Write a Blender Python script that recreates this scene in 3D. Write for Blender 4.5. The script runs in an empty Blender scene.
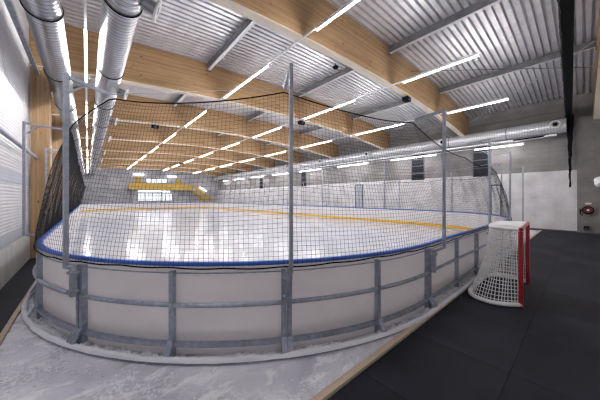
import bpy, bmesh, math, random
from mathutils import Vector, noise
R = random.Random(7)
PI = math.pi
col = bpy.context.scene.collection
sc = bpy.context.scene

# ------------------------------------------------------------------ materials
def nodes_of(name):
    m = bpy.data.materials.new(name); m.use_nodes = True
    nt = m.node_tree
    return m, nt, nt.nodes['Principled BSDF']

def setc(b, base, rough, metal=0.0):
    b.inputs['Base Color'].default_value = (*base, 1)
    b.inputs['Roughness'].default_value = rough
    b.inputs['Metallic'].default_value = metal

def mat(name, base, rough=.5, metal=0.0, var=0.0, scale=3.0, bump=0.0, bscale=40, stretch=(1, 1, 1), rvar=0.0):
    m, nt, b = nodes_of(name)
    setc(b, base, rough, metal)
    L = nt.links
    tc = nt.nodes.new('ShaderNodeTexCoord')
    mp = nt.nodes.new('ShaderNodeMapping'); mp.inputs['Scale'].default_value = stretch
    L.new(tc.outputs['Object'], mp.inputs['Vector'])
    n = nt.nodes.new('ShaderNodeTexNoise'); n.inputs['Scale'].default_value = scale; n.inputs['Detail'].default_value = 5
    L.new(mp.outputs[0], n.inputs['Vector'])
    if var:
        rp = nt.nodes.new('ShaderNodeValToRGB')
        lo = tuple(max(0, c*(1-var)) for c in base); hi = tuple(min(1, c*(1+var)) for c in base)
        rp.color_ramp.elements[0].position = .3; rp.color_ramp.elements[1].position = .7
        rp.color_ramp.elements[0].color = (*lo, 1); rp.color_ramp.elements[1].color = (*hi, 1)
        L.new(n.outputs['Fac'], rp.inputs[0]); L.new(rp.outputs[0], b.inputs['Base Color'])
    if rvar:
        mr = nt.nodes.new('ShaderNodeMapRange')
        mr.inputs[3].default_value = max(0.02, rough-rvar); mr.inputs[4].default_value = rough+rvar
        L.new(n.outputs['Fac'], mr.inputs[0]); L.new(mr.outputs[0], b.inputs['Roughness'])
    if bump:
        n2 = nt.nodes.new('ShaderNodeTexNoise'); n2.inputs['Scale'].default_value = bscale; n2.inputs['Detail'].default_value = 3
        L.new(mp.outputs[0], n2.inputs['Vector'])
        bp = nt.nodes.new('ShaderNodeBump'); bp.inputs['Strength'].default_value = bump; bp.inputs['Distance'].default_value = .02
        L.new(n2.outputs['Fac'], bp.inputs['Height']); L.new(bp.outputs[0], b.inputs['Normal'])
    return m

def emit(name, color, strength):
    m, nt, b = nodes_of(name)
    setc(b, (.9, .9, .9), .5)
    b.inputs['Emission Color'].default_value = (*color, 1)
    b.inputs['Emission Strength'].default_value = strength
    return m

ARCH_X, ARCH_Z, ARCH_K = 8.85, 6.24, .0060
TOP_Z, TOP_K = 7.62, .0058
def zbot(x): return ARCH_Z-ARCH_K*(x-ARCH_X)**2
def ztop(x): return TOP_Z-TOP_K*(x-ARCH_X)**2

def wood(name, vertical=False, base=(.43, .275, .14), dark=(.275, .16, .073)):
    m, nt, b = nodes_of(name); L = nt.links
    setc(b, base, .55)
    tc = nt.nodes.new('ShaderNodeTexCoord')
    sx = nt.nodes.new('ShaderNodeSeparateXYZ'); L.new(tc.outputs['Object'], sx.inputs[0])
    def M(op, a, c=None, v=None):
        n = nt.nodes.new('ShaderNodeMath'); n.operation = op
        for i, q in enumerate((a, c)):
            if q is None: continue
            if isinstance(q, (int, float)): n.inputs[i].default_value = q
            else: L.new(q, n.inputs[i])
        return n.outputs[0]
    if vertical:
        along, across = sx.outputs['Z'], M('ADD', sx.outputs['X'], sx.outputs['Y'])
    else:
        along = sx.outputs['X']
        q = M('SUBTRACT', sx.outputs['X'], ARCH_X)
        across = M('ADD', sx.outputs['Z'], M('MULTIPLY', M('MULTIPLY', q, q), TOP_K))
    lay = M('FLOOR', M('DIVIDE', across, .045))
    seg = M('FLOOR', M('ADD', M('DIVIDE', along, 2.7), M('MULTIPLY', lay, .37)))
    cb = nt.nodes.new('ShaderNodeCombineXYZ'); L.new(lay, cb.inputs[0]); L.new(seg, cb.inputs[1])
    wn = nt.nodes.new('ShaderNodeTexWhiteNoise'); wn.noise_dimensions = '3D'; L.new(cb.outputs[0], wn.inputs['Vector'])
    c2 = nt.nodes.new('ShaderNodeCombineXYZ')
    L.new(M('MULTIPLY', along, .7), c2.inputs[0]); L.new(M('MULTIPLY', across, 14), c2.inputs[1]); L.new(sx.outputs['Y'], c2.inputs[2])
    n = nt.nodes.new('ShaderNodeTexNoise'); n.inputs['Scale'].default_value = 2.2; n.inputs['Detail'].default_value = 6
    L.new(c2.outputs[0], n.inputs['Vector'])
    f = M('ADD', M('MULTIPLY', wn.outputs['Value'], .35), M('MULTIPLY', n.outputs['Fac'], .75))
    rp = nt.nodes.new('ShaderNodeValToRGB')
    rp.color_ramp.elements[0].position = .25; rp.color_ramp.elements[0].color = (*dark, 1)
    rp.color_ramp.elements[1].position = .72; rp.color_ramp.elements[1].color = (*[min(1, c*1.12) for c in base], 1)
    L.new(f, rp.inputs[0])
    c3 = nt.nodes.new('ShaderNodeCombineXYZ')
    L.new(M('MULTIPLY', along, 2.2), c3.inputs[0]); L.new(M('MULTIPLY', across, 5.5), c3.inputs[1]); L.new(M('MULTIPLY', lay, .31), c3.inputs[2])
    vo = nt.nodes.new('ShaderNodeTexVoronoi'); vo.inputs['Scale'].default_value = 1.0; L.new(c3.outputs[0], vo.inputs['Vector'])
    kr = nt.nodes.new('ShaderNodeValToRGB')
    kr.color_ramp.elements[0].position = .07; kr.color_ramp.elements[0].color = (1, 1, 1, 1)
    kr.color_ramp.elements[1].position = .14; kr.color_ramp.elements[1].color = (0, 0, 0, 1)
    L.new(vo.outputs['Distance'], kr.inputs[0])
    mx = nt.nodes.new('ShaderNodeMixRGB'); L.new(kr.outputs[0], mx.inputs[0]); L.new(rp.outputs[0], mx.inputs[1])
    mx.inputs[2].default_value = (.10, .045, .02, 1)
    L.new(mx.outputs[0], b.inputs['Base Color'])
    return m

def concrete_frost():
    m, nt, b = nodes_of('frosted_concrete'); L = nt.links
    setc(b, (.5, .5, .55), .55)
    tc = nt.nodes.new('ShaderNodeTexCoord')
    def nz(scale, det, stretch=(1, 1, 1), rot=0, dist=0.0):
        mp = nt.nodes.new('ShaderNodeMapping'); mp.inputs['Scale'].default_value = stretch; mp.inputs['Rotation'].default_value = (0, 0, rot)
        L.new(tc.outputs['Object'], mp.inputs[0])
        n = nt.nodes.new('ShaderNodeTexNoise'); n.inputs['Scale'].default_value = scale; n.inputs['Detail'].default_value = det
        n.inputs['Distortion'].default_value = dist
        L.new(mp.outputs[0], n.inputs['Vector']); return n.outputs['Fac']
    def ramp(x, p0, p1, c0, c1):
        r = nt.nodes.new('ShaderNodeValToRGB'); r.color_ramp.elements[0].position = p0; r.color_ramp.elements[1].position = p1
        r.color_ramp.elements[0].color = (*c0, 1); r.color_ramp.elements[1].color = (*c1, 1); L.new(x, r.inputs[0]); return r.outputs[0]
    base = ramp(nz(1.3, 7, dist=.6), .32, .68, (.48, .48, .55), (.80, .80, .86))
    frost = ramp(nz(3.4, 13, (1, 1.9, 1), .6, .4), .54, .63, (0, 0, 0), (1, 1, 1))
    fine = ramp(nz(26, 8), .40, .60, (0, 0, 0), (1, 1, 1))
    mask = ramp(nz(1.7, 6, dist=.5), .46, .60, (0, 0, 0), (1, 1, 1))
    fm = nt.nodes.new('ShaderNodeMixRGB'); fm.blend_type = 'MULTIPLY'; fm.inputs[0].default_value = 1; L.new(fine, fm.inputs[1]); L.new(mask, fm.inputs[2])
    fa = nt.nodes.new('ShaderNodeMixRGB'); fa.blend_type = 'LIGHTEN'; fa.inputs[0].default_value = 1; L.new(frost, fa.inputs[1]); L.new(fm.outputs[0], fa.inputs[2]); frost = fa.outputs[0]
    mx = nt.nodes.new('ShaderNodeMixRGB'); L.new(frost, mx.inputs[0]); L.new(base, mx.inputs[1]); mx.inputs[2].default_value = (.90, .90, .94, 1)
    L.new(mx.outputs[0], b.inputs['Base Color'])
    r = ramp(nz(3, 5), .4, .65, (.25,)*3, (.7,)*3); L.new(r, b.inputs['Roughness'])
    bp = nt.nodes.new('ShaderNodeBump'); bp.inputs['Strength'].default_value = .5; bp.inputs['Distance'].default_value = .01
    L.new(frost, bp.inputs['Height']); L.new(bp.outputs[0], b.inputs['Normal'])
    return m

def rubber_tiles():
    m, nt, b = nodes_of('rubber_mat_tiles'); L = nt.links
    setc(b, (.025, .025, .032), .65); b.inputs['Specular IOR Level'].default_value = .18
    tc = nt.nodes.new('ShaderNodeTexCoord')
    mp = nt.nodes.new('ShaderNodeMapping'); mp.inputs['Location'].default_value = (.1, .5, 0)
    L.new(tc.outputs['Object'], mp.inputs[0])
    nd = nt.nodes.new('ShaderNodeTexNoise'); nd.inputs['Scale'].default_value = 9; L.new(mp.outputs[0], nd.inputs['Vector'])
    va = nt.nodes.new('ShaderNodeVectorMath'); va.operation = 'SCALE'; va.inputs['Scale'].default_value = .035
    L.new(nd.outputs['Color'], va.inputs[0])
    vb = nt.nodes.new('ShaderNodeVectorMath'); L.new(mp.outputs[0], vb.inputs[0]); L.new(va.outputs[0], vb.inputs[1])
    br = nt.nodes.new('ShaderNodeTexBrick'); br.offset = 0
    br.inputs['Color1'].default_value = (.011, .012, .018, 1); br.inputs['Color2'].default_value = (.024, .025, .036, 1)
    br.inputs['Mortar'].default_value = (.002, .002, .003, 1)
    br.inputs['Scale'].default_value = 1; br.inputs['Mortar Size'].default_value = .006
    br.inputs['Brick Width'].default_value = 1.1; br.inputs['Row Height'].default_value = 1.0
    L.new(vb.outputs[0], br.inputs['Vector'])
    n = nt.nodes.new('ShaderNodeTexNoise'); n.inputs['Scale'].default_value = 160; L.new(tc.outputs['Object'], n.inputs['Vector'])
    r = nt.nodes.new('ShaderNodeValToRGB'); r.color_ramp.elements[0].color = (.55,)*3+(1,); r.color_ramp.elements[1].color = (1.5, 1.5, 1.55, 1)
    r.color_ramp.elements[0].position = .35; r.color_ramp.elements[1].position = .7
    L.new(n.outputs['Fac'], r.inputs[0])
    n3 = nt.nodes.new('ShaderNodeTexNoise'); n3.inputs['Scale'].default_value = 1.1; n3.inputs['Detail'].default_value = 5; L.new(tc.outputs['Object'], n3.inputs['Vector'])
    r3 = nt.nodes.new('ShaderNodeValToRGB'); r3.color_ramp.elements[0].color = (.7,)*3+(1,); r3.color_ramp.elements[1].color = (1.4,)*3+(1,)
    r3.color_ramp.elements[0].position = .35; r3.color_ramp.elements[1].position = .65
    L.new(n3.outputs['Fac'], r3.inputs[0])
    mx = nt.nodes.new('ShaderNodeMixRGB'); mx.blend_type = 'MULTIPLY'; mx.inputs[0].default_value = 1
    L.new(br.outputs['Color'], mx.inputs[1]); L.new(r.outputs[0], mx.inputs[2])
    m2 = nt.nodes.new('ShaderNodeMixRGB'); m2.blend_type = 'MULTIPLY'; m2.inputs[0].default_value = 1
    L.new(mx.outputs[0], m2.inputs[1]); L.new(r3.outputs[0], m2.inputs[2])
    L.new(m2.outputs[0], b.inputs['Base Color'])
    bp = nt.nodes.new('ShaderNodeBump'); bp.inputs['Strength'].default_value = .35; bp.inputs['Distance'].default_value = .006
    L.new(n.outputs['Fac'], bp.inputs['Height']); L.new(bp.outputs[0], b.inputs['Normal'])
    return m

def banded(name, base, rough, metal, axis, period, bump, dist=.01, var=.05, seam=0):
    m, nt, b = nodes_of(name); L = nt.links
    setc(b, base, rough, metal)
    tc = nt.nodes.new('ShaderNodeTexCoord')
    w = nt.nodes.new('ShaderNodeTexWave'); w.wave_type = 'BANDS'; w.bands_direction = axis; w.wave_profile = 'SIN'
    w.inputs['Scale'].default_value = .314/period
    L.new(tc.outputs['Object'], w.inputs['Vector'])
    bp = nt.nodes.new('ShaderNodeBump'); bp.inputs['Strength'].default_value = bump; bp.inputs['Distance'].default_value = dist
    L.new(w.outputs['Fac'], bp.inputs['Height']); L.new(bp.outputs[0], b.inputs['Normal'])
    n = nt.nodes.new('ShaderNodeTexNoise'); n.inputs['Scale'].default_value = 1.5; n.inputs['Detail'].default_value = 4
    L.new(tc.outputs['Object'], n.inputs['Vector'])
    rp = nt.nodes.new('ShaderNodeValToRGB')
    rp.color_ramp.elements[0].color = (*[c*(1-var) for c in base], 1); rp.color_ramp.elements[1].color = (*[min(1, c*(1+var)) for c in base], 1)
    rp.color_ramp.elements[0].position = .35; rp.color_ramp.elements[1].position = .65
    L.new(n.outputs['Fac'], rp.inputs[0]); L.new(rp.outputs[0], b.inputs['Base Color'])
    if seam:
        sr = nt.nodes.new('ShaderNodeValToRGB'); sr.color_ramp.elements[0].position = .03; sr.color_ramp.elements[1].position = .16
        sr.color_ramp.elements[0].color = (1-seam,)*3+(1,); sr.color_ramp.elements[1].color = (1, 1, 1, 1)
        L.new(w.outputs['Fac'], sr.inputs[0])
        mx = nt.nodes.new('ShaderNodeMixRGB'); mx.blend_type = 'MULTIPLY'; mx.inputs[0].default_value = 1
        L.new(rp.outputs[0], mx.inputs[1]); L.new(sr.outputs[0], mx.inputs[2]); L.new(mx.outputs[0], b.inputs['Base Color'])
    return m

def board_plastic():
    m, nt, b = nodes_of('milky_board_plastic'); L = nt.links
    setc(b, (.82, .80, .80), .38)
    t = nt.nodes.new('ShaderNodeBsdfTranslucent'); t.inputs['Color'].default_value = (.86, .84, .85, 1)
    tc = nt.nodes.new('ShaderNodeTexCoord')
    n = nt.nodes.new('ShaderNodeTexNoise'); n.inputs['Scale'].default_value = 1.7; n.inputs['Detail'].default_value = 6; L.new(tc.outputs['Object'], n.inputs['Vector'])
    rp = nt.nodes.new('ShaderNodeValToRGB'); rp.color_ramp.elements[0].color = (.80, .775, .77, 1); rp.color_ramp.elements[1].color = (.87, .85, .85, 1)
    rp.color_ramp.elements[0].position = .3; rp.color_ramp.elements[1].position = .6
    L.new(n.outputs['Fac'], rp.inputs[0]); L.new(rp.outputs[0], b.inputs['Base Color'])
    mx = nt.nodes.new('ShaderNodeMixShader'); mx.inputs[0].default_value = .34
    L.new(b.outputs[0], mx.inputs[1]); L.new(t.outputs[0], mx.inputs[2])
    L.new(mx.outputs[0], nt.nodes['Material Output'].inputs['Surface'])
    return m

def block_wall(name, c1, c2, mortar, bw, bh, swap=False):
    m, nt, b = nodes_of(name); L = nt.links
    setc(b, c1, .8)
    tc = nt.nodes.new('ShaderNodeTexCoord')
    sx = nt.nodes.new('ShaderNodeSeparateXYZ'); L.new(tc.outputs['Object'], sx.inputs[0])
    cb = nt.nodes.new('ShaderNodeCombineXYZ'); L.new(sx.outputs['X' if swap else 'Y'], cb.inputs[0]); L.new(sx.outputs['Z'], cb.inputs[1])
    br = nt.nodes.new('ShaderNodeTexBrick'); br.inputs['Color1'].default_value = (*c1, 1); br.inputs['Color2'].default_value = (*c2, 1); br.inputs['Mortar'].default_value = (*mortar, 1)
    br.offset = 0
    br.inputs['Scale'].default_value = 1; br.inputs['Mortar Size'].default_value = .012; br.inputs['Brick Width'].default_value = bw; br.inputs['Row Height'].default_value = bh
    L.new(cb.outputs[0], br.inputs['Vector'])
    n = nt.nodes.new('ShaderNodeTexNoise'); n.inputs['Scale'].default_value = 1.2; n.inputs['Detail'].default_value = 8; L.new(tc.outputs['Object'], n.inputs['Vector'])
    r = nt.nodes.new('ShaderNodeValToRGB'); r.color_ramp.elements[0].color = (.78,)*3+(1,); r.color_ramp.elements[1].color = (1.15,)*3+(1,)
    r.color_ramp.elements[0].position = .3; r.color_ramp.elements[1].position = .7
    L.new(n.outputs['Fac'], r.inputs[0])
    mx = nt.nodes.new('ShaderNodeMixRGB'); mx.blend_type = 'MULTIPLY'; mx.inputs[0].default_value = 1
    L.new(br.outputs['Color'], mx.inputs[1]); L.new(r.outputs[0], mx.inputs[2]); L.new(mx.outputs[0], b.inputs['Base Color'])
    return m

M = dict(
    wood=wood('glulam_spruce'), bouncewood=mat('spruce_painted_ice_bounce', (.78, .69, .56), .55, var=.10, scale=4, stretch=(.3, 6, 6)), woodv=wood('glulam_spruce_upright', True),  # pale tone for beam undersides has the ice bounce light painted in
    deck=mat('roof_deck_steel', (.68, .68, .71), .36, .42, var=.12, scale=.8, stretch=(3, .6, 1)),
    galv=mat('galvanised_steel', (.36, .40, .49), .40, .45, var=.25, scale=14),
    post=mat('galvanised_post', (.36, .39, .46), .40, .4, var=.15, scale=20),
    purlin=mat('purlin_grey_steel', (.25, .255, .27), .5, .5, var=.2, scale=5),
    duct=banded('spiral_duct_steel', (.36, .37, .40), .30, .8, 'Y', .11, .5, .012, seam=.45),
    duct_light=banded('bright_spiral_duct_steel', (.62, .63, .66), .38, .45, 'Y', .11, .4, .01, seam=.3),
    black=mat('black_rubber', (.006, .006, .007), .8, var=.2),
    net=mat('dark_net_cord', (.018, .019, .025), .8, var=.1),
    wire=mat('steel_wire', (.55, .55, .56), .4, .8, var=.1),
    cap=mat('blue_plastic_cap', (.022, .12, .56), .35, var=.12, scale=6),
    yellow=mat('yellow_kick_plate', (.80, .46, .04), .4, var=.08),
    board=board_plastic(),
    ice=mat('ice', (.58, .60, .66), .16, var=.10, scale=1.4, bump=.06, bscale=5, rvar=.10),
    frost=concrete_frost(), rubber=rubber_tiles(),
    snow=mat('scraped_snow', (.88, .89, .93), .7, bump=.6, bscale=60, var=.04),
    batten=mat('pale_timber_batten', (.55, .44, .33), .6, var=.15, scale=6, stretch=(.4, 4, 4)),
    clad=banded('white_wall_sheet', (.66, .66, .69), .45, 0, 'Z', .07, .6, .015, seam=.25),
    cladband=banded('grey_blue_wall_sheet', (.42, .45, .52), .45, 0, 'Z', .07, .3, .01),
    plinth=mat('plinth_concrete', (.62, .60, .58), .8, var=.12, scale=3, bump=.2, bscale=20),
    blockR=block_wall('grey_blockwork', (.225, .215, .212), (.24, .23, .227), (.195, .188, .185), .6, .25),
    lowR=block_wall('painted_blockwork', (.64, .63, .645), (.655, .645, .66), (.61, .60, .615), .6, .25),
    farw=block_wall('far_wall_panels', (.46, .46, .49), (.50, .50, .53), (.36, .36, .38), 1.2, 1.0, True),
    pil=mat('bare_concrete', (.20, .19, .185), .85, var=.2, scale=2, bump=.2, bscale=15),
    south=mat('light_wall_sheet', (.62, .61, .61), .6, var=.05),
    glassd=mat('dark_window_glass', (.012, .014, .020), .25, 0, var=.2),
    frame=mat('dark_frame', (.07, .075, .09), .45, .3, var=.1),
    lightframe=mat('white_frame', (.75, .75, .76), .5, var=.04),
    yel=mat('ochre_painted_steel', (.50, .33, .06), .5, var=.15),
    red=mat('red_goal_paint', (.42, .015, .02), .32, var=.2, scale=9),
    hosered=mat('hose_reel_red', (.13, .012, .014), .45, var=.15),
    white=mat('white_cord', (.86, .86, .86), .6, var=.04),
    whitep=mat('white_enamel', (.85, .85, .85), .4, var=.03),
    lamp=emit('lit_diffuser', (1.0, .97, .97), 50.0),
    lampw=emit('lit_wall_lamp_diffuser', (1.0, .97, .97), 18.0),
    lampf=emit('lit_far_wall_lamp', (1.0, .97, .97), 2.5),
    lampl=emit('lit_left_row_diffuser', (1.0, .97, .97), 30.0),
    room=emit('lit_room_window', (.75, .88, 1.0), .17),
)

for k_, v_ in (('ice', .32), ('black', .1), ('glassd', .12), ('rubber', .18)):
    M[k_].node_tree.nodes['Principled BSDF'].inputs['Specular IOR Level'].default_value = v_
# ------------------------------------------------------------------ mesh builder
class MB:
    def __init__(s): s.v = []; s.f = []
    def quadbox(s, p):
        b = len(s.v); s.v += [tuple(q) for q in p]
        for f in ((0, 3, 2, 1), (4, 5, 6, 7), (0, 1, 5, 4), (1, 2, 6, 5), (2, 3, 7, 6), (3, 0, 4, 7)): s.f.append(tuple(b+i for i in f))
        return s
    def box(s, x0, x1, y0, y1, z0, z1):
        return s.quadbox([(x0, y0, z0), (x1, y0, z0), (x1, y1, z0), (x0, y1, z0), (x0, y0, z1), (x1, y0, z1), (x1, y1, z1), (x0, y1, z1)])
    def bar(s, a, b, w, h, up=(0, 0, 1)):
        a, b = Vector(a), Vector(b); d = (b-a).normalized(); u = Vector(up)
        if abs(d.dot(u)) > .98: u = Vector((1, 0, 0))
        x = d.cross(u).normalized()*w/2; y = x.cross(d).normalized()*h/2
        return s.quadbox([a-x-y, a+x-y, a+x+y, a-x+y, b-x-y, b+x-y, b+x+y, b-x+y])
    def tube(s, pts, r, n=8, cap=True, closed=False):
        pts = [Vector(p) for p in pts]; k = len(pts); b = len(s.v); last = None
        for i, p in enumerate(pts):
            if closed: d = pts[(i+1) % k]-pts[i-1]
            else: d = pts[min(i+1, k-1)]-pts[max(i-1, 0)]
            d.normalize()
            if last is None:
                u = Vector((0, 0, 1)) if abs(d.z) < .9 else Vector((1, 0, 0))
                x = d.cross(u).normalized()
            else: x = (last-d*last.dot(d)).normalized()
            last = x; y = d.cross(x)
            rr = r[i] if isinstance(r, (list, tuple)) else r
            for j in range(n):
                a = 2*PI*j/n; s.v.append(tuple(p+(x*math.cos(a)+y*math.sin(a))*rr))
        for i in range(k if closed else k-1):
            for j in range(n):
                i2 = (i+1) % k
                s.f.append((b+i*n+j, b+i*n+(j+1) % n, b+i2*n+(j+1) % n, b+i2*n+j))
        if cap and not closed:
            s.f.append(tuple(b+j for j in reversed(range(n)))); s.f.append(tuple(b+(k-1)*n+j for j in range(n)))
        return s
    def loft(s, rings, cap=True):
        b = len(s.v); n = len(rings[0])
        for r in rings: s.v += [tuple(p) for p in r]
        for i in range(len(rings)-1):
            for j in range(n):
                s.f.append((b+i*n+j, b+i*n+(j+1) % n, b+(i+1)*n+(j+1) % n, b+(i+1)*n+j))
        if cap:
            s.f.append(tuple(b+j for j in reversed(range(n)))); s.f.append(tuple(b+(len(rings)-1)*n+j for j in range(n)))
        return s
    def build(s, name, m, parent=None, origin=None, recalc=True, ang=35):
        o = Vector(origin) if origin is not None else (Vector(parent.location) if parent is not None and parent.parent is None else None)
        if parent is not None and parent.parent is not None and origin is None:
            o = Vector(parent.location)+Vector(parent.parent.location)
        vs = s.v if o is None else [tuple(Vector(p)-o) for p in s.v]
        me = bpy.data.meshes.new(name); me.from_pydata(vs, [], s.f)
        if recalc:
            bm = bmesh.new(); bm.from_mesh(me); bmesh.ops.recalc_face_normals(bm, faces=bm.faces[:]); bm.to_mesh(me); bm.free()
        me.polygons.foreach_set('use_smooth', [True]*len(me.polygons)); me.set_sharp_from_angle(angle=math.radians(ang))
        me.materials.append(m)
        ob = bpy.data.objects.new(name, me); col.objects.link(ob)
        if parent is not None: ob.parent = parent
        elif o is not None: ob.location = o
        return ob

def tag(o, label=None, cat=None, group=None, kind=None):
    if label: o['label'] = label
    if cat: o['category'] = cat
    if group: o['group'] = group
    if kind: o['kind'] = kind
    return o
def thing(name, loc, label, cat, group=None):
    o = bpy.data.objects.new(name, None); col.objects.link(o); o.location = loc; o.empty_display_size = .2
    return tag(o, label, cat, group)
def struct(name, mb, m, **k):
    o = mb.build(name, m, **k); o['kind'] = 'structure'; return o
def dup(root, loc, label):
    r = root.copy(); col.objects.link(r); r.location = loc; r['label'] = label
    for ch in list(root.children):
        c = ch.copy(); col.objects.link(c); c.parent = r
        for g in list(ch.children):
            d = g.copy(); col.objects.link(d); d.parent = c
    return r
ORD = ['first', 'second', 'third', 'fourth', 'fifth', 'sixth', 'seventh', 'eighth', 'ninth', 'tenth', 'eleventh', 'twelfth', 'thirteenth']

# ------------------------------------------------------------------ rink outline
XL, XR, YN, YF, RC = -.63, 15.15, 1.63, 42.0, 4.6
LX, LY = XR-XL-2*RC, YF-YN-2*RC
AR = RC*PI/2
PER = 2*LX+2*LY+4*AR
def P(s, off=0.0, z=0.0):
    s = s % PER
    def arc(cx, cy, a): return cx+(RC+off)*math.cos(a), cy+(RC+off)*math.sin(a)
    if s < LX: x, y = XL+RC+s, YN-off
    elif s < LX+AR: x, y = arc(XR-RC, YN+RC, -PI/2+(s-LX)/RC)
    elif s < LX+AR+LY: x, y = XR+off, YN+RC+(s-LX-AR)
    elif s < LX+2*AR+LY: x, y = arc(XR-RC, YF-RC, (s-LX-AR-LY)/RC)
    elif s < 2*LX+2*AR+LY: x, y = XR-RC-(s-LX-2*AR-LY), YF+off
    elif s < 2*LX+3*AR+LY: x, y = arc(XL+RC, YF-RC, PI/2+(s-2*LX-2*AR-LY)/RC)
    elif s < 2*LX+3*AR+2*LY: x, y = XL-off, YF-RC-(s-2*LX-3*AR-LY)
    else: x, y = arc(XL+RC, YN+RC, PI+(s-2*LX-3*AR-2*LY)/RC)
    return Vector((x, y, z))
def steps(s0, s1, d=.25):
    n = max(1, int(math.ceil((s1-s0)/d))); return [s0+(s1-s0)*i/n for i in range(n+1)]
def sweep(mb, prof, s0, s1, d=.22):
    return mb.loft([[P(s, o, z) for o, z in prof] for s in steps(s0, s1, d)])

# ------------------------------------------------------------------ hall shell
HX0, HX1, HY0, HY1 = -1.3, 19.0, -.6, 46.3
struct('floor', MB().box(HX0-.3, HX1+.3, HY0-.3, HY1+.3, -.2, 0), M['rubber'])
struct('floor_concrete', MB().box(-.78, 18.3, 1.53, 45.6, -.05, .008), M['frost'])
ring = [P(s, -.03) for s in steps(0, PER-.2, .4)]
mb = MB(); n = len(ring)
mb.v = [(p.x, p.y, .009) for p in ring]+[(p.x, p.y, .06) for p in ring]
mb.f = [tuple(range(n, 2*n)), tuple(reversed(range(n)))]+[(i, (i+1) % n, n+(i+1) % n, n+i) for i in range(n)]
struct('floor_ice', mb, M['ice'])
struct('trim_1', MB().box(-.84, 18.3, 1.455, 1.525, .0, .035), M['batten'])
struct('trim_2', MB().box(-.84, -.785, 1.53, 45.6, .0, .035), M['batten'])

wl = struct('wall_left', MB().box(HX0-.2, HX0, HY0-.2, HY1+.2, .72, 9), M['clad'])
def wallpart(name, mb, m, par): o = mb.build(name, m, par, origin=(0, 0, 0)); return o
wallpart('sheet_band', MB().box(HX0-.01, HX0+.015, HY0, HY1, 2.10, 2.38), M['cladband'], wl)
wallpart('sheet_band', MB().box(HX0-.01, HX0+.015, HY0, HY1, .74, .98), M['cladband'], wl)
struct('baseboard_left', MB().box(HX0-.2, HX0+.03, HY0, HY1, 0, .70), M['plinth'])
struct('wall_back', MB().box(HX0-.2, HX1+.2, HY0-.2, HY0, 0, 9), M['south'])
struct('wall_far', MB().box(HX0-.2, HX1+.2, HY1, HY1+.2, 0, 9), M['farw'])
wr = struct('wall_right', MB().box(HX1, HX1+.2, HY0-.2, HY1+.2, 3.2, 9), M['blockR'])
wallpart('painted_lower_wall', MB().box(HX1-.012, HX1+.2, HY0-.2, HY1+.2, 0, 3.2), M['lowR'], wr)
wallpart('ring_beam', MB().box(HX1-.10, HX1+.05, .25, HY1, 6.35, 6.7), M['pil'], wr)
wallpart('pilaster', MB().box(HX1-.14, HX1+.05, HY0, .2, 0, 6.7), M['pil'], wr)
struct('baseboard_right', MB().box(HX1-.03, HX1-.013, .21, HY1, 0, .05), M['frame'])

# ribbed steel roof deck following the arch
prof = []
y = HY0-.2; per = .205
while y < HY1+.2:
    prof += [(y, .0), (y+.125, .0), (y+.140, .11), (y+.190, .11)]; y += per
NXD = 26
mb = MB(); xs = [HX0-.2+(HX1-HX0+.4)*i/NXD for i in range(NXD+1)]; k = len(prof)
for x in xs: mb.v += [(x, yy, ztop(x)+.02+zz) for yy, zz in prof]
for i in range(NXD):
    for j in range(k-1): mb.f.append((i*k+j, i*k+j+1, (i+1)*k+j+1, (i+1)*k+j))
struct('ceiling', mb, M['deck'], recalc=False, ang=20)
struct('roof_slab', MB().loft([[(x, HY0-.2, ztop(x)+.2), (x, HY1+.2, ztop(x)+.2), (x, HY1+.2, ztop(x)+.3), (x, HY0-.2, ztop(x)+.3)] for x in xs]), M['purlin'])

# ------------------------------------------------------------------ timber frame
BEAM_Y = [-.45]+[5.05+5.55*k for k in range(8)]
xs = [-1.28+(HX1-.13+1.28)*i/24 for i in range(25)]
def beam_mb(): return MB().loft([[(x, -.125, zbot(x)), (x, .125, zbot(x)), (x, .125, ztop(x)), (x, -.125, ztop(x))] for x in xs])
beam_me = None; bounce_me = None
for k, by in enumerate(BEAM_Y):
    lab = ('thick laminated timber roof beam right against the back wall' if k == 0 else
           'laminated timber roof beam, nearest of those crossing the rink' if k == 1 else
           'laminated timber roof beam, last before the far wall' if k == 8 else
           'laminated timber roof beam, %s from the near end of the rink' % ORD[k-1])
    if beam_me is None:
        o = beam_mb().build('roof_beam', M['wood']); beam_me = o
    else:
        o = beam_me.copy(); col.objects.link(o)
    bl = (bounce_me.copy() if bounce_me is not None else MB().loft([[(x, -.128, zbot(x)-.035), (x, .128, zbot(x)-.035), (x, .128, zbot(x)-.001), (x, -.128, zbot(x)-.001)] for x in xs]).build('painted_bounce_strip', M['bouncewood']))  # added strip under the beam, coloured pale to imitate light bounced off the ice
    if bounce_me is None: bounce_me = bl
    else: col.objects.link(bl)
    bl.parent = o; bl['label'] = 'pale strip under the beam, ice bounce light painted into its colour'
    o.location = (0, by, 0); tag(o, lab, 'beam', 'laminated timber roof beams')
    zc = zbot(-1.28)-.04
    if k == 2: c0 = MB().box(-1.265, -.87, -.125, .125, 0, zc).build('timber_column', M['woodv'])
    if k >= 2:
        c = c0 if k == 2 else c0.copy()
        if k > 2: col.objects.link(c)
        c.location = (0, by, 0)
        tag(c, 'pale timber column on the left wall under the %s roof beam' % ( 'last' if k == 8 else ORD[k-1]), 'column', 'timber columns along the left wall')

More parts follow.
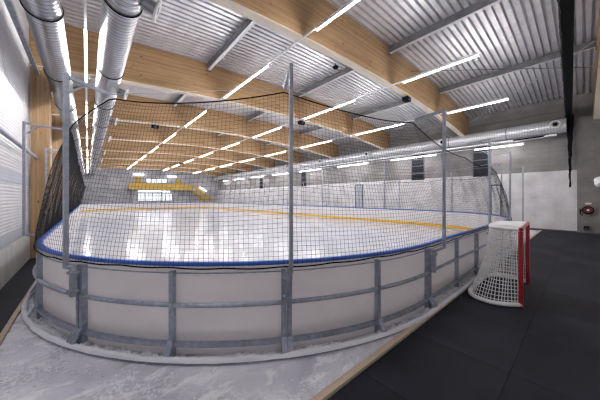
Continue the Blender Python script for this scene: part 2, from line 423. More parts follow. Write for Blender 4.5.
# steel purlins between beams under the deck
PX = [3.9, 8.85, 13.9]
side = ['left', 'middle', 'right']
for i, px in enumerate(PX):
    for k in range(8):
        y0, y1 = BEAM_Y[k]+.135, BEAM_Y[k+1]-.135
        z = ztop(px)-.02
        t = thing('roof_purlin', (px, y0, z-.24), 'grey steel roof purlin, %s of three, in the %s bay from the near wall' % (side[i], ORD[k]), 'purlin', 'steel roof purlins')
        MB().box(px-.06, px-.05, y0, y1, z-.24, z).build('web', M['purlin'], t)
        MB().box(px-.06, px+.06, y0, y1, z-.255, z-.241).build('bottom_flange', M['lightframe'], t)
        MB().box(px+.05, px+.06, y0, y1, z-.24, z).build('web', M['purlin'], t)
        MB().box(px-.10, px+.10, y0, y0+.02, z-.30, z-.26).build('end_bracket', M['frame'], t)
        MB().box(px-.10, px+.10, y1-.02, y1, z-.30, z-.26).build('end_bracket', M['frame'], t)
# bracing rods in the first bay by the right wall
o = MB().tube([(13.4, -.28, ztop(13.4)-.25), (18.75, 4.85, ztop(18.75)-.45)], .018, 8).build('ceiling_brace_rod', M['wire']); tag(o, 'thin diagonal steel bracing rod below the roof by the right wall', 'rod')
o = MB().tube([(10.6, 4.9, ztop(10.6)-.35), (15.4, -.28, ztop(15.4)-.35)], .010, 6).build('ceiling_brace_wire', M['frame']); tag(o, 'thin dark bracing wire crossing the first roof bay', 'wire')

# ------------------------------------------------------------------ ventilation ducts
def ring_pts(x, y, z, r, n=28): return [(x+r*math.cos(2*PI*j/n), y, z+r*math.sin(2*PI*j/n)) for j in range(n)]
def duct(x, z, r, y0, y1, ring0, label, noz=None, nside=1, nr=.12, dm=None):
    dm = dm or M['duct']
    t = thing('ventilation_duct', (x, y0, z-r), label, 'duct', 'spiral ventilation ducts')
    MB().loft([ring_pts(x, y, z, r, 36) for y in steps(y0, y1, 3)]).build('duct_body', dm, t)
    y = ring0
    while y < y1:
        if y > y0+.05: MB().tube(ring_pts(x, y, z, r+.006, 32), .014, 6, closed=True).build('clamp_ring', M['black'], t)
        y += 2.95
    for q in noz or []:
        c = Vector((x+nside*(r-.03), q, z+(.1 if nside < 0 else -.10))); d = Vector((nside*.95, -.12, -.28)).normalized()
        nz = MB().tube([c, c+d*.22], nr*.72, 18).build('nozzle', M['duct'], t)
        e = c+d*.22
        u = d.cross(Vector((0, 0, 1))).normalized(); w = u.cross(d)
        MB().tube([e+(u*math.cos(a)+w*math.sin(a))*nr for a in [2*PI*j/24 for j in range(24)]], .028, 8, closed=True).build('nozzle_rim', M['whitep'], nz, origin=t.location)
        MB().tube([e-d*.01, e+d*.012], nr*.5, 18).build('nozzle_core', M['black'], nz, origin=t.location)
    return t
duct(-.60, 5.10, .255, 1.6, 45.9, 3.2, 'large silver spiral duct hanging close to the left wall')
duct(.45, 5.15, .275, 1.6, 45.9, 2.2, 'large silver spiral duct hanging right of the left light strip', [4.85, 9.4, 13.0, 17.0, 22.4, 27.5, 33], 1, .15)
duct(18.42, 5.45, .36, .55, 45.9, 2.9, 'silver spiral duct running high along the right wall', [.95, 6.2, 12.1, 17.6, 23.2, 28.8, 34.3], -1, .17, M['duct_light'])
t = thing('ventilation_slot', (18.2, 1.3, 4.98), 'flat silver slot diffuser beneath the right wall duct', 'duct')
MB().box(18.25, 18.6, .9, 40, 4.97, 5.06).build('duct_body', M['duct_light'], t)
MB().box(18.23, 18.248, 1.35, 2.6, 4.985, 5.055).build('dark_slot', M['black'], t)

# left wall strut tubes
o = MB().bar((-1.12, -.5, 5.40), (-1.12, 10.46, 5.40), .09, .09).build('wall_strut_rail', M['galv']); tag(o, 'grey square steel tube high on the left wall', 'rail', 'left wall steel tubes')
o = MB().tube([(-1.14, -.5, 2.92), (-1.14, 10.46, 2.92)], .045, 12).build('wall_strut_rail', M['post']); tag(o, 'grey round steel tube low on the left wall, above head height', 'rail', 'left wall steel tubes')

# ------------------------------------------------------------------ light rows
rows = [('first', -.04, 5.20), ('second', 4.40, 6.02), ('third', 9.0, 6.10), ('fourth', 13.6, 5.98)]
def tube_light(px, pz, y0, y1, label, m, group):
    t = thing('ceiling_strip_light', (px, y0, pz), label, 'light', group)
    MB().box(px-.020, px+.020, y0, y1, pz+.005, pz+.05).build('housing', M['whitep'], t)
    MB().loft([[(px-.017, y, pz+.004), (px-.014, y, pz-.018), (px+.014, y, pz-.018), (px+.017, y, pz+.004)] for y in (y0, y1)]).build('diffuser', m, t)
for nm, px, pz in rows:
    tr = thing('ceiling_light_track', (px, 2.1, pz+.06), 'long thin grey metal track carrying the %s light row from the left' % nm, 'track', 'light tracks')
    MB().box(px-.022, px+.022, 2.1, 45.6, pz+.052, pz+.09).build('rail', M['whitep'], tr)
    for by in BEAM_Y[1:]:
        MB().tube([(px, by, pz+.1), (px, by, zbot(px)+.002)], .006, 6).build('hanger', M['wire'], tr)
    for k in range(8):
        y0 = 2.1 if k == 0 else BEAM_Y[k]+1.62
        y1 = (BEAM_Y[k+1] if k < 8 else HY1)-.62
        tube_light(px, pz, y0, y1, 'lit white strip light, %s along the %s row from the left' % (ORD[k], nm), M['lampl'] if nm == 'first' else M['lamp'], 'strip lights under the roof')
px, pz = 18.25, 4.75
tr = thing('ceiling_light_track', (px, 2.1, pz), 'thin light track hung below the right wall duct', 'track', 'light tracks')
MB().box(px-.02, px+.02, 2.1, 45.0, pz+.052, pz+.085).build('rail', M['lightframe'], tr)
for by in BEAM_Y[1:]:
    MB().tube([(px+.05, by, pz+.08), (px+.05, by, 4.968)], .005, 6).build('hanger', M['wire'], tr)
for k in range(8):
    y0 = 2.2 if k == 0 else BEAM_Y[k]+1.62
    tube_light(px, pz, y0, BEAM_Y[k+1]-.62, 'lit strip light under the right wall duct, %s from the near end' % ORD[k], M['lampw'], 'strip lights along the right wall')

# ------------------------------------------------------------------ rink boards
bounds = [-10.05, -7.4, -4.85, -2.36, .08, 2.76, 5.4]
nrest = 34
end = PER-10.05
for i in range(1, nrest): bounds.append(5.4+(end-5.4)*i/nrest)
bounds.append(end)
def side_of(s):
    p = P(s); s = s % PER
    if p.y < YN+RC and p.x < XL+RC: return 'near left corner'
    if p.y < YN+.01: return 'near end'
    if p.y < YN+RC: return 'near right corner'
    if p.y > YF-RC: return 'far end'
    return 'right side' if p.x > 5 else 'left side'
cnt = {}
for i in range(len(bounds)-1):
    a, b = bounds[i]+.004, bounds[i+1]-.004
    mid = (a+b)/2; sd = side_of(mid); cnt[sd] = cnt.get(sd, 0)+1
    c = P(mid, 0, 0)
    if sd == 'left side': lab = 'white blue-capped rink board section on the left side, %s' % ('nearest one beside the timber column' if i == 0 else '%s from the far end' % ORD[cnt[sd]-2])
    elif sd == 'right side': lab = 'white rink board section with yellow kick plate, %s along the right side' % ORD[cnt[sd]-1]
    elif sd == 'far end': lab = 'distant white rink board section, %s from the right along the far end' % ORD[cnt[sd]-1]
    else: lab = 'milky rink board section in galvanised frame, %s from the left at the %s' % (ORD[cnt[sd]-1], sd)
    t = thing('rink_board_section', c, lab, 'rink board', 'rink board sections')
    d = .2
    sweep(MB(), [(-.030, .02), (0, .02), (0, .985), (-.030, .985)], a, b, d).build('panel', M['board'], t)
    sweep(MB(), [(-.046, .13), (-.031, .13), (-.031, .28), (-.046, .28)], a, b, d).build('kick_plate', M['board'] if sd in ('left side', 'near left corner') else M['yellow'], t)
    capn = [(-.012+.045*math.cos(2*PI*j/12), 1.018+.027*math.sin(2*PI*j/12)) for j in range(12)]
    sweep(MB(), capn, a, b, d).build('cap_rail', M['cap'], t)
    for z0, z1, o1 in ((.915, .926, .016), (.125, .170, .055)):
        sweep(MB(), [(.001, z0), (o1, z0), (o1, z1), (.001, z1)], a+.055, b-.055, d).build('frame_rail', M['galv'], t)
    MB().tube([P(s, .040, .580) for s in steps(a+.055, b-.055, d)], .026, 10).build('frame_rail', M['galv'], t)
    def stud(s, w):
        mb = MB(); q = [P(s-w/2, .001), P(s+w/2, .001), P(s+w/2, .062), P(s-w/2, .062)]
        mb.quadbox([Vector((p.x, p.y, .012)) for p in q]+[Vector((p.x, p.y, .95)) for p in q]); return mb
    for s in (a+.028, mid, b-.028):
        stud(s, .05).build('stud', M['galv'], t)
        MB().bar(P(s, .066, .20), P(s, .168, .030), .06, .02).build('foot_brace', M['galv'], t)
    MB().tube([P(s, .148, .036) for s in steps(a, b, d)], .028, 8).build('floor_pipe', M['galv'], t)

# ------------------------------------------------------------------ net posts
PH = 3.22
posts = [-11.295, -8.03, -4.965, -2.325, .48, 3.485, 6.06]
pend_ = PER-11.295
posts += [6.06+(pend_-6.06)*k/28 for k in range(1, 28)]
arms = {}
pidx = {}
for i, s in enumerate(posts):
    sd = side_of(s); pidx[sd] = pidx.get(sd, 0)+1
    far_off = (sd == 'left side')
    o = .30 if far_off else .128
    near = min(bounds, key=lambda q: abs(q-s))
    offs = .03 < abs(s-near) < .5
    base = 1.02 if far_off else (.92 if offs else .60)
    lab = 'galvanised net post with inward arm, %s from the left at the %s' % (ORD[pidx[sd]-1], sd)
    if sd == 'right side': lab = 'galvanised net post on the right side boards, %s from the near end' % ORD[pidx[sd]-1]
    if sd == 'far end': lab = 'distant galvanised net post, %s from the right along the far end' % ORD[pidx[sd]-1]
    if sd == 'left side': lab = 'galvanised net post on the left side, %s' % ('nearest the camera' if i == 1 else 'second from the camera' if i == 0 else '%s from the far end' % ORD[pidx[sd]-3])
    t = thing('net_post', P(s, o, base), lab, 'post', 'protective net posts')
    nrm = (P(s, 1)-P(s, 0)).normalized()
    MB().bar(P(s, o, base), P(s, o, PH), .042, .042, nrm).build('pole', M['post'], t)
    MB().bar(P(s, o-.026, PH-.03), P(s, -.345, PH-.06), .04, .04).build('arm', M['post'], t)
    MB().bar(P(s, o-.026, PH-.22), P(s, o-.20, PH-.055), .02, .02).build('arm_strut', M['post'], t)
    if far_off:
        MB().bar(P(s, o-.026, base+.02), P(s, .135, base+.0), .04, .04).build('foot_arm', M['post'], t)
        MB().bar(P(s, .120, base), P(s, .120, .60), .03, .03, nrm).build('mount_tube', M['post'], t)
    else:
        for z in (.66, .88):
            MB().bar(P((near if offs else s)-.045, .116, z), P((near if offs else s)+.045, .116, z), .085, .03).build('clamp', M['galv'], t)
        if offs:
            MB().bar(P(near, .128, .935), P(s, .128, .935), .036, .036).build('offset_bracket', M['post'], t)
            MB().bar(P(near, .120, .95), P(near, .120, .60), .05, .05, nrm).build('mount_tube', M['post'], t)
    arms[i] = (s, PH-.08)
# free stanchion at the near right corner
t = thing('net_stanchion', (15.62, 1.87, 0), 'thin grey net stanchion standing by the right corner near the goal', 'post')
MB().box(15.59, 15.65, 1.84, 1.90, .012, 3.25).build('pole', M['post'], t)
MB().bar((15.62, 1.90, 3.22), (15.35, 2.25, 3.20), .04, .04).build('arm', M['post'], t)
MB().box(15.50, 15.74, 1.75, 1.99, .0085, .012).build('base_plate', M['post'], t)

# ------------------------------------------------------------------ protective nets
post_s = sorted([arms[i][0] for i in arms])
def sag(s):
    best = None
    ps = [post_s[-1]-PER]+post_s+[post_s[0]+PER]
    for p, q in zip(ps, ps[1:]):
        if p <= s <= q:
            u = (s-p)/(q-p); return 4*u*(1-u)
    return 0
def net(name, label, s0, s1, cell, r, nseg, hstep, ztf, billow=.05, hcell=None):
    hcell = hcell or cell
    zb = .994
    def pt(s, t):
        zt = ztf(s)
        wob = .02*math.sin(s*2.3+t*5)+.012*math.sin(s*7.1-t*3)
        o = .046+(-.375-.046)*max(0, t)**1.15+billow*math.sin(PI*t)*(.6+.4*math.sin(s*1.7))+wob*math.sin(PI*t)
        if t < .05: o = .046
        return P(s+.02*math.sin(t*9+s*1.3)*math.sin(PI*t), o, zb+(zt-zb)*t)
    root = thing(name, P((s0+s1)/2, .046, .966), label, 'net', 'protective nets')
    mb = MB(); nv = int((s1-s0)/cell)
    for i in range(nv+1):
        s = s0+(s1-s0)*i/nv
        mb.tube([pt(s, k/nseg) for k in range(nseg+1)], r, 3, cap=False)
    nh = int((3.0-zb)/hcell)
    for j in range(1, nh):
        t = j/nh
        mb.tube([pt(s, t) for s in steps(s0, s1, hstep)], r, 3, cap=False)
    mb.build('mesh', M['net'], root, recalc=False, ang=180)
    MB().tube([pt(s, 1.0) for s in steps(s0, s1, .15)], .009, 5).build('top_rope', M['black'], root)
    MB().tube([P(s, .049, .990-.012*abs(math.sin(s*5.2))-.008*math.sin(s*1.9)) for s in steps(s0, s1, .06)], .009, 5).build('bottom_rope', M['black'], root)
    # straight steel wire from arm end to arm end
    ps = [p for p in [q+kk for q in post_s for kk in (-PER, 0, PER)] if s0-.01 <= p <= s1+.01]
    for p, q in zip(ps, ps[1:]):
        MB().tube([P(p+(q-p)*i/10, -.372, PH-.05) if (q-p) > 3.5 else (P(p, -.372, PH-.05).lerp(P(q, -.372, PH-.05), i/10)) for i in range(11)], .005, 5).build('support_wire', M['wire'], root)
SE = PER
def zt_near(s):
    z = 3.12-.17*sag(s)
    if s > 3.485: z = 2.80-.10*sag(s)
    elif s > .48: z = 3.10-.30*(s-.48)/3.0-.12*sag(s)
    return z
net('protective_net', 'dark square-mesh net rising above the near end boards and left corner', -8.03, 6.06, .054, .0018, 10, .07, zt_near, hcell=.050)
net('protective_net', 'dark net along the right side boards', 6.10, 6.83+AR+LY+2, .060, .0020, 4, .15, lambda s: 2.80-.15*sag(s))
net('protective_net', 'dark net across the far end boards', 6.83+AR+LY+2.1, PER-AR*2-LY-1, .085, .0019, 3, .25, lambda s: 3.0-.12*sag(s))
net('protective_net', 'dark net along the left side boards, seen almost edge-on', PER-AR*2-LY-.9, PER-8.06, .046, .0024, 6, .25, lambda s: 3.10-.16*sag(s), .03)

# ------------------------------------------------------------------ snow around the boards
def blob(mb, x, y, z, rx, ry, rz, seed):
    nu, nv = 10, 4; b = len(mb.v); a0 = seed*1.7
    for j in range(nv):
        ph = (PI/2)*j/nv
        for i in range(nu):
            th = 2*PI*i/nu
            q = 1+.35*noise.noise(Vector((math.cos(th)*1.5+seed*3.1, math.sin(th)*1.5, ph+seed)))
            xx = rx*q*math.cos(ph)*math.cos(th); yy = ry*q*math.cos(ph)*math.sin(th)
            mb.v.append((x+xx*math.cos(a0)-yy*math.sin(a0), y+xx*math.sin(a0)+yy*math.cos(a0), z+rz*math.sin(ph)*q))
    mb.v.append((x, y, z+rz))
    for j in range(nv-1):
        for i in range(nu): mb.f.append((b+j*nu+i, b+j*nu+(i+1) % nu, b+(j+1)*nu+(i+1) % nu, b+(j+1)*nu+i))
    for i in range(nu): mb.f.append((b+(nv-1)*nu+i, b+(nv-1)*nu+(i+1) % nu, b+nv*nu))
mb = MB()
ss = steps(-11.5, 2.3, .03)
rings = []
for s in ss:
    h = .016+.020*noise.noise(Vector((s*3, 0, 1)))+.012*noise.noise(Vector((s*13, 3, 1)))
    h = max(.002, h)*(1 if s < 1 else max(.1, 1-(s-1)/2))
    w = .010+.010*noise.noise(Vector((s*5, 5, 2)))
    rings.append([P(s, .126-w, .046), P(s, .130-w, .060+h*.6), P(s, .148, .066+h), P(s, .166+w, .058+h*.5), P(s, .172+w, .040), P(s, .148, .055)])
mb.loft(rings)
for k in range(420):
    s = R.uniform(-10.5, 1.6); o = R.uniform(.015, .115); q = P(s, o)
    if noise.noise(Vector((s*1.7, 8, 2))) < -.15: continue
    blob(mb, q.x, q.y, .008, R.uniform(.02, .08), R.uniform(.015, .035), R.uniform(.015, .055), k)
for k in range(4200):
    s = R.uniform(-7.2, 1.7); o = .17+abs(R.gauss(0, .5)); q = P(s, o)
    if q.y < 1.60 or q.x < -.72: continue
    d = noise.noise(Vector((q.x*1.8, q.y*1.8, 4)))+.5*noise.noise(Vector((q.x*5, q.y*5, 9)))
    if d < .02+R.uniform(-.2, .25): continue
    rx = R.uniform(.003, .016)*(1.9 if d > .40 else 1)
    blob(mb, q.x, q.y, .008, rx, rx*R.uniform(.35, .9), rx*R.uniform(.3, .7), k+500)
o = mb.build('snow', M['snow'], recalc=True, ang=80); tag(o, 'scraped snow lying along the foot of the boards and on the concrete', 'snow', kind='stuff')

# ------------------------------------------------------------------ hockey goal
def crom(pts, n):
    pts = [Vector(p) for p in pts]; out = []
    ex = [pts[0]*2-pts[1]]+pts+[pts[-1]*2-pts[-2]]
    dense = []
    for i in range(1, len(ex)-2):
        p0, p1, p2, p3 = ex[i-1:i+3]
        for k in range(12):
            t = k/12
            dense.append(.5*((2*p1)+(p2-p0)*t+(2*p0-5*p1+4*p2-p3)*t*t+(3*p1-p0-3*p2+p3)*t**3))
    dense.append(pts[-1])
    L = [0]
    for a, b in zip(dense, dense[1:]): L.append(L[-1]+(b-a).length)
    j = 0
    for k in range(n+1):
        d = L[-1]*k/n
        while j < len(L)-2 and L[j+1] < d: j += 1
        f = (d-L[j])/max(1e-9, L[j+1]-L[j]); out.append(dense[j].lerp(dense[j+1], min(1, f)))
    return out
GX, GY, GW, GH = 5.255, .655, 1.53, 1.24
g = thing('hockey_goal', (GX, GY, 0), 'red hockey goal with white net on the rubber floor beside the boards', 'goal')
def gp(p): return Vector((GX+p[0], GY+p[1], p[2]))
half = [(0, 0), (-.15, .18), (-.21, .40), (-.09, .62), (.16, .72), (.48, .735)]
base_c = [(x, y*(1-.06*max(0, x)), .035) for x, y in half+[(GW/2, .735)]+[(GW-x, y) for x, y in reversed(half)]]
halft = [(0, .02), (.06, .20), (.22, .40), (.48, .46)]
top_c = [(x, y, GH) for x, y in halft]+[(GW/2, .465, GH)]+[(GW-x, y, GH) for x, y in reversed(halft)]
NU = 66
B = [gp(p) for p in crom(base_c, NU)]; T = [gp(p) for p in crom(top_c, NU)]
for x in (0, GW):
    MB().tube([gp((x, 0, 0)), gp((x, 0, GH-.03))], .032, 16).build('goal_post', M['red'], g)
MB().tube([gp((-.0, 0, GH)), gp((GW, 0, GH))], .032, 16).build('crossbar', M['red'], g)
MB().tube([p for p in B], .034, 10).build('base_frame', M['whitep'], g)
MB().tube([p for p in T], .026, 10).build('top_frame', M['whitep'], g)
MB().bar(gp((GW/2, .69, .06)), gp((GW/2, .475, GH-.02)), .03, .03).build('back_stanchion', M['whitep'], g)
mb = MB(); NV = 21
def gpt(i, v):
    p = B[i].lerp(T[i], v); q = Vector((GX+GW/2, GY+.25, p.z))
    d = (p-q); d.z = 0; dist = max(.001, d.length)
    u = min(i, NU-i)/NU
    p = p+d/dist*(-.09*math.sin(PI*v)*min(1, u*6))
    return p+Vector((.006*math.sin(i*2.1+v*9), .006*math.cos(i*1.3+v*7), 0))
for i in range(0, NU+1): mb.tube([gpt(i, k/14) for k in range(15)], .0060, 4, cap=False)
for k in range(1, NV): mb.tube([gpt(i, k/NV) for i in range(NU+1)], .0060, 4, cap=False)
for k in range(1, 26):
    x = GW*k/26
    yb = min(T, key=lambda p: abs(p.x-GX-x)+(0 if p.y > GY+.01 else 1)).y
    mb.tube([(GX+x, GY+.0, GH+.028), (GX+x, yb, GH+.024)], .006, 4, cap=False)
for k in range(1, 8):
    y = GY+.46*k/8
    xs2 = [p.x for p in T if abs(p.y-y) < .05]
    if xs2: mb.tube([(min(xs2), y, GH+.026), (max(xs2), y, GH+.026)], .006, 4, cap=False)
mb.build('goal_net', M['white'], g, recalc=False, ang=180)
# folded white lacing along the top of the net
MB().loft([[(x, GY+.03, GH+.033), (x, GY+.40, GH+.033), (x, GY+.40, GH+.038), (x, GY+.03, GH+.038)] for x in (GX+.22, GX+GW-.22)]).build('top_cover', M['white'], g)

g.rotation_euler = (0, 0, math.radians(3.2))
# ------------------------------------------------------------------ black gathered netting along ceiling and at right wall
t = thing('ceiling_gathered_net', (9, .3, 6.0), 'black netting gathered along the roof beam, dropping at the right wall', 'net')
rings = []
for i in range(140):
    x = 1.5+i*(18.6-1.5)/139; yc = .235+(x-7.6)*.0225
    e = .03*noise.noise(Vector((i*.7, 0, 0))); e2 = .008*noise.noise(Vector((i*.5, 4, 0)))
    rings.append([(x, yc-.12+e2, 5.98), (x, yc-.09+e2, 5.88), (x, yc+.09+e, 5.86), (x, yc+.12+e, 5.93), (x, yc+.12+e, 6.11), (x, yc-.12, 6.11)])
MB().loft(rings).build('rolled_net', M['black'], t)
pts = []; rr = []
for i in range(30):
    u = i/29; pts.append((18.66, .44+.010*math.sin(i*1.1), 6.0-3.7*u)); rr.append(.11*(1-u)**1.5+.033+.02*noise.noise(Vector((i*.8, 2, 0))))
MB().tube(pts, rr, 10).build('hanging_end', M['black'], t)
MB().bar((1.5, .235-6.1*.0225, 6.2), (18.8, .235+11.2*.0225, 6.2), .14, .16).build('track_beam', M['black'], t)
for x in (3.9, 8.85, 13.9): MB().box(x-.03, x+.03, .205+(x-7.6)*.0225, .265+(x-7.6)*.0225, 6.29, ztop(x)-.26).build('hanger', M['frame'], t)

# ------------------------------------------------------------------ windows, doors on the right wall
def winR(n, y0, y1, z0=3.15, z1=5.2):
    w = struct('window_%d' % n, MB().box(HX1-.03, HX1-.002, y0, y1, z0, z1), M['glassd'])
    mb = MB()
    mb.box(HX1-.06, HX1-.001, y0-.05, y0, z0-.05, z1+.05); mb.box(HX1-.06, HX1-.001, y1, y1+.05, z0-.05, z1+.05)
    mb.box(HX1-.06, HX1-.001, y0, y1, z0-.05, z0); mb.box(HX1-.06, HX1-.001, y0, y1, z1, z1+.05)
    wallpart('window_frame', mb, M['frame'], w)
    mb = MB()
    for k in range(1, 4):
        z = z0+(z1-z0)*k/4; mb.box(HX1-.05, HX1-.03, y0, y1, z-.03, z+.03)
    wallpart('transom', mb, M['frame'], w)
    wallpart('sill', MB().box(HX1-.12, HX1-.001, y0-.08, y1+.08, z0-.10, z0-.05), M['lightframe'], w)
winR(1, 3.92, 4.66); winR(2, 7.8, 8.66); winR(3, 20.9, 21.6); winR(4, 30.1, 30.85)
def doorR(n, y0, y1, z1, m):
    d = struct('door_%d' % n, MB().box(HX1-.05, HX1-.013, y0, y1, 0.01, z1), m)
    mb = MB(); mb.box(HX1-.07, HX1-.013, y0-.07, y0, 0.01, z1+.07); mb.box(HX1-.07, HX1-.013, y1, y1+.07, 0.01, z1+.07); mb.box(HX1-.07, HX1-.013, y0, y1, z1, z1+.07)
    wallpart('door_frame', mb, M['frame'], d)
    wallpart('handle', MB().box(HX1-.10, HX1-.05, y0+.06, y0+.16, 1.0, 1.03), M['wire'], d)
doorR(1, 3.30, 3.72, 2.5, M['lightframe']); doorR(2, 13.2, 13.9, 2.9, M['cladband'])
for yy, lab in ((11.0, 'slim grey downpipe on the right wall beside the second window'), (18.2, 'slim grey downpipe on the right wall halfway along the rink')):
    o = MB().tube([(HX1-.07, yy, .01), (HX1-.07, yy, 4.7)], .04, 10).build('wall_downpipe', M['galv']); tag(o, lab, 'pipe')

# fire hose reel, plate and box by the right corner
t = thing('wall_hose_reel', (18.8, -.16, .95), 'red hose reel with black hose on the bare concrete near the right corner', 'hose reel')
def disc(x0, x1, r, n=24, yc=-.16, zc=1.15): return MB().tube([(x0, yc, zc), (x1, yc, zc)], r, n)
disc(18.70, 18.72, .155).build('drum_disc', M['hosered'], t); disc(18.80, 18.82, .155).build('drum_disc', M['hosered'], t)
for r in (.12, .15, .175):
    MB().tube([(18.76, -.16+r*math.cos(a), 1.15+r*math.sin(a)) for a in [2*PI*j/28 for j in range(28)]], .025, 8, closed=True).build('hose', M['black'], t)
disc(18.68, 18.86, .05).build('hub', M['whitep'], t)
MB().tube([(18.76, .03, 1.12), (18.74, .10, 1.20), (18.76, .09, .95), (18.80, .02, .88)], .022, 8).build('hose', M['black'], t)
t = thing('wall_sign_plate', (18.84, -.18, 1.4), 'small pale plate on the concrete above the hose reel', 'plate')
MB().box(18.835, 18.855, -.28, -.06, 1.42, 1.52).build('plate', M['batten'], t); MB().box(18.83, 18.834, -.26, -.08, 1.44, 1.50).build('face', M['lightframe'], t)
t = thing('wall_box', (18.8, -.1, .2), 'small black box low on the concrete below the hose reel', 'box')
MB().box(18.74, 18.858, -.20, -.02, .16, .34).build('body', M['black'], t); MB().box(18.72, 18.739, -.18, -.04, .18, .26).build('cover', M['frame'], t)
t = thing('wall_spot_lamp', (12.7, -.45, 2.25), 'white rounded fixture sticking out of the back wall', 'fixture')
MB().tube([(12.7, -.598, 2.28), (12.7, -.43, 2.28)], .04, 12).build('bracket', M['whitep'], t)
MB().tube([(12.45, -.36, 2.19), (12.52, -.36, 2.21), (12.9, -.36, 2.34), (12.96, -.36, 2.36)], [.07, .12, .13, .06], 18).build('shade', M['whitep'], t)

# ------------------------------------------------------------------ far wall: gallery, stairs, lit windows
def winF(n, x0, x1, z0, z1, parts=3):
    w = struct('window_%d' % n, MB().box(x0, x1, HY1-.03, HY1-.002, z0, z1), M['room'])
    mb = MB()
    mb.box(x0-.06, x0, HY1-.07, HY1-.001, z0-.06, z1+.06); mb.box(x1, x1+.06, HY1-.07, HY1-.001, z0-.06, z1+.06)
    mb.box(x0, x1, HY1-.07, HY1-.001, z0-.06, z0); mb.box(x0, x1, HY1-.07, HY1-.001, z1, z1+.06)
    for k in range(1, parts):
        x = x0+(x1-x0)*k/parts; mb.box(x-.04, x+.04, HY1-.06, HY1-.031, z0, z1)
    wallpart('window_frame', mb, M['frame'], w)
winF(5, 7.1, 10.1, 4.25, 4.95, 4); winF(6, 6.0, 10.9, 1.3, 2.5, 5)
t = thing('gallery', (9.2, 46, 3.0), 'ochre yellow gallery on the far wall above the lit windows', 'gallery')
MB().box(4.7, 13.8, 45.2, 46.28, 3.0, 3.15).build('floor_slab', M['purlin'], t)
MB().box(4.7, 13.8, 45.14, 45.19, 3.1, 4.0).build('railing_panel', M['yel'], t)
MB().box(4.7, 13.8, 45.12, 45.21, 4.001, 4.06).build('handrail', M['yel'], t)
for x in (5.0, 9.2, 13.5): MB().box(x-.08, x+.08, 45.3, 45.46, .0, 2.999).build('support_column', M['purlin'], t)
for x0, x1, z1 in ((5.6, 6.4, 5.15), (11.5, 12.3, 4.95)):
    MB().box(x0, x1, 46.05, 46.28, 3.16, z1).build('yellow_door', M['yel'], t)
t = thing('staircase', (15.2, 45.6, 0), 'ochre yellow staircase descending right from the far gallery', 'staircase')
MB().bar((13.95, 45.2, 3.0), (17.6, 45.2, .15), .05, .28).build('stringer', M['yel'], t)
MB().bar((13.95, 46.1, 3.0), (17.6, 46.1, .15), .05, .28).build('stringer', M['yel'], t)
MB().bar((14.0, 45.2, 3.9), (17.6, 45.2, 1.1), .05, .5).build('railing', M['yel'], t)
for k in range(14):
    x = 14.0+k*.26; z = 2.92-k*.198
    MB().box(x, x+.26, 45.23, 46.07, z-.02, z+.02).build('step', M['purlin'], t)
MB().box(17.55, 17.68, 45.14, 45.26, .0, 1.4).build('newel_post', M['yel'], t)
for x0, x1, z, lab in ((5.4, 6.8, 5.40, 'lit wall light above the left yellow door of the gallery'), (10.2, 11.6, 5.36, 'lit wall light above the right end of the gallery'), (6.0, 10.6, 2.80, 'long lit light under the gallery above the big windows')):
    t = thing('wall_light', (x0, 46.2, z), lab, 'light')
    MB().box(x0, x1, 46.18, 46.29, z, z+.05).build('housing', M['whitep'], t)
    MB().box(x0+.02, x1-.02, 46.10, 46.18, z, z+.10).build('diffuser', M['lampf'], t)
t = thing('wall_light', (16, 46.2, 3), 'lit slanted wall light above the far staircase', 'light')
MB().bar((15.5, 46.24, 3.75), (16.8, 46.24, 2.95), .09, .12, (0, 1, 0)).build('housing', M['whitep'], t)
MB().bar((15.55, 46.14, 3.72), (16.75, 46.14, 2.98), .09, .10, (0, 1, 0)).build('diffuser', M['lampf'], t)

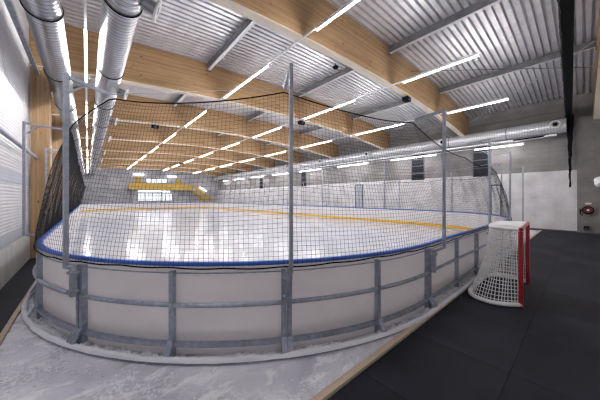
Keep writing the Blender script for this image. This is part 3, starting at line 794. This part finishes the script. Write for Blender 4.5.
# ------------------------------------------------------------------ small black fixtures on the beams
for x, y, lab in ((9.26, 10.6, 'small black loudspeaker under the second roof beam behind the net post'), (10.5, 5.05, 'small black loudspeaker under the nearest roof beam'),
                  (8.77, 32.8, 'small black loudspeaker under a distant roof beam near the third light row'), (2.92, 16.15, 'small black loudspeaker under the third roof beam left of the second light row')):
    t = thing('ceiling_speaker', (x, y, zbot(x)-.3), lab, 'speaker', 'black loudspeakers under the beams')
    MB().box(x-.02, x+.02, y-.02, y+.02, zbot(x)-.10, zbot(x)).build('bracket', M['black'], t)
    MB().loft([[(x-.16, y-.12, zbot(x)-.28), (x+.16, y-.12, zbot(x)-.28), (x+.16, y+.10, zbot(x)-.26), (x-.16, y+.10, zbot(x)-.26)],
               [(x-.18, y-.14, zbot(x)-.10), (x+.18, y-.14, zbot(x)-.10), (x+.18, y+.12, zbot(x)-.10), (x-.18, y+.12, zbot(x)-.10)]]).build('cabinet', M['black'], t)
    MB().tube([(x, y-.125, zbot(x)-.19), (x, y-.15, zbot(x)-.19)], .065, 16).build('cone', M['frame'], t)

t = thing('ceiling_detector', (8.2, 7.1, ztop(8.2)-.2), 'small round black device hanging under the roof deck in the second bay', 'device')
MB().tube([(8.2, 7.1, ztop(8.2)+.02), (8.2, 7.1, ztop(8.2)-.12)], .02, 8).build('stem', M['black'], t)
MB().tube([(8.2, 7.1, ztop(8.2)-.10), (8.2, 7.1, ztop(8.2)-.13), (8.2, 7.1, ztop(8.2)-.2)], [.10, .13, .09], 16).build('housing', M['black'], t)
# ------------------------------------------------------------------ camera, world, view
cam = bpy.data.cameras.new('camera'); co = bpy.data.objects.new('camera', cam); col.objects.link(co)
cam.sensor_width = 36; cam.lens = 245/600*36; cam.shift_y = -2/600; cam.clip_start = .05; cam.clip_end = 200
co.location = (0, 0, 1.75); co.rotation_euler = (PI/2, 0, -math.atan(212/245))
sc.camera = co
w = bpy.data.worlds.new('world'); sc.world = w; w.use_nodes = True
w.node_tree.nodes['Background'].inputs[0].default_value = (.6, .65, .7, 1); w.node_tree.nodes['Background'].inputs[1].default_value = .05
vs = sc.view_settings
sc.display_settings.display_device = 'sRGB'
vs.view_transform = 'Standard'; vs.look = 'None'; vs.gamma = 1; vs.use_curve_mapping = False; vs.exposure = 2.2
cy = sc.cycles
cy.max_bounces = 9; cy.diffuse_bounces = 6; cy.glossy_bounces = 4; cy.transmission_bounces = 4
cy.sample_clamp_indirect = 6; cy.use_denoising = True; cy.filter_width = 1.3
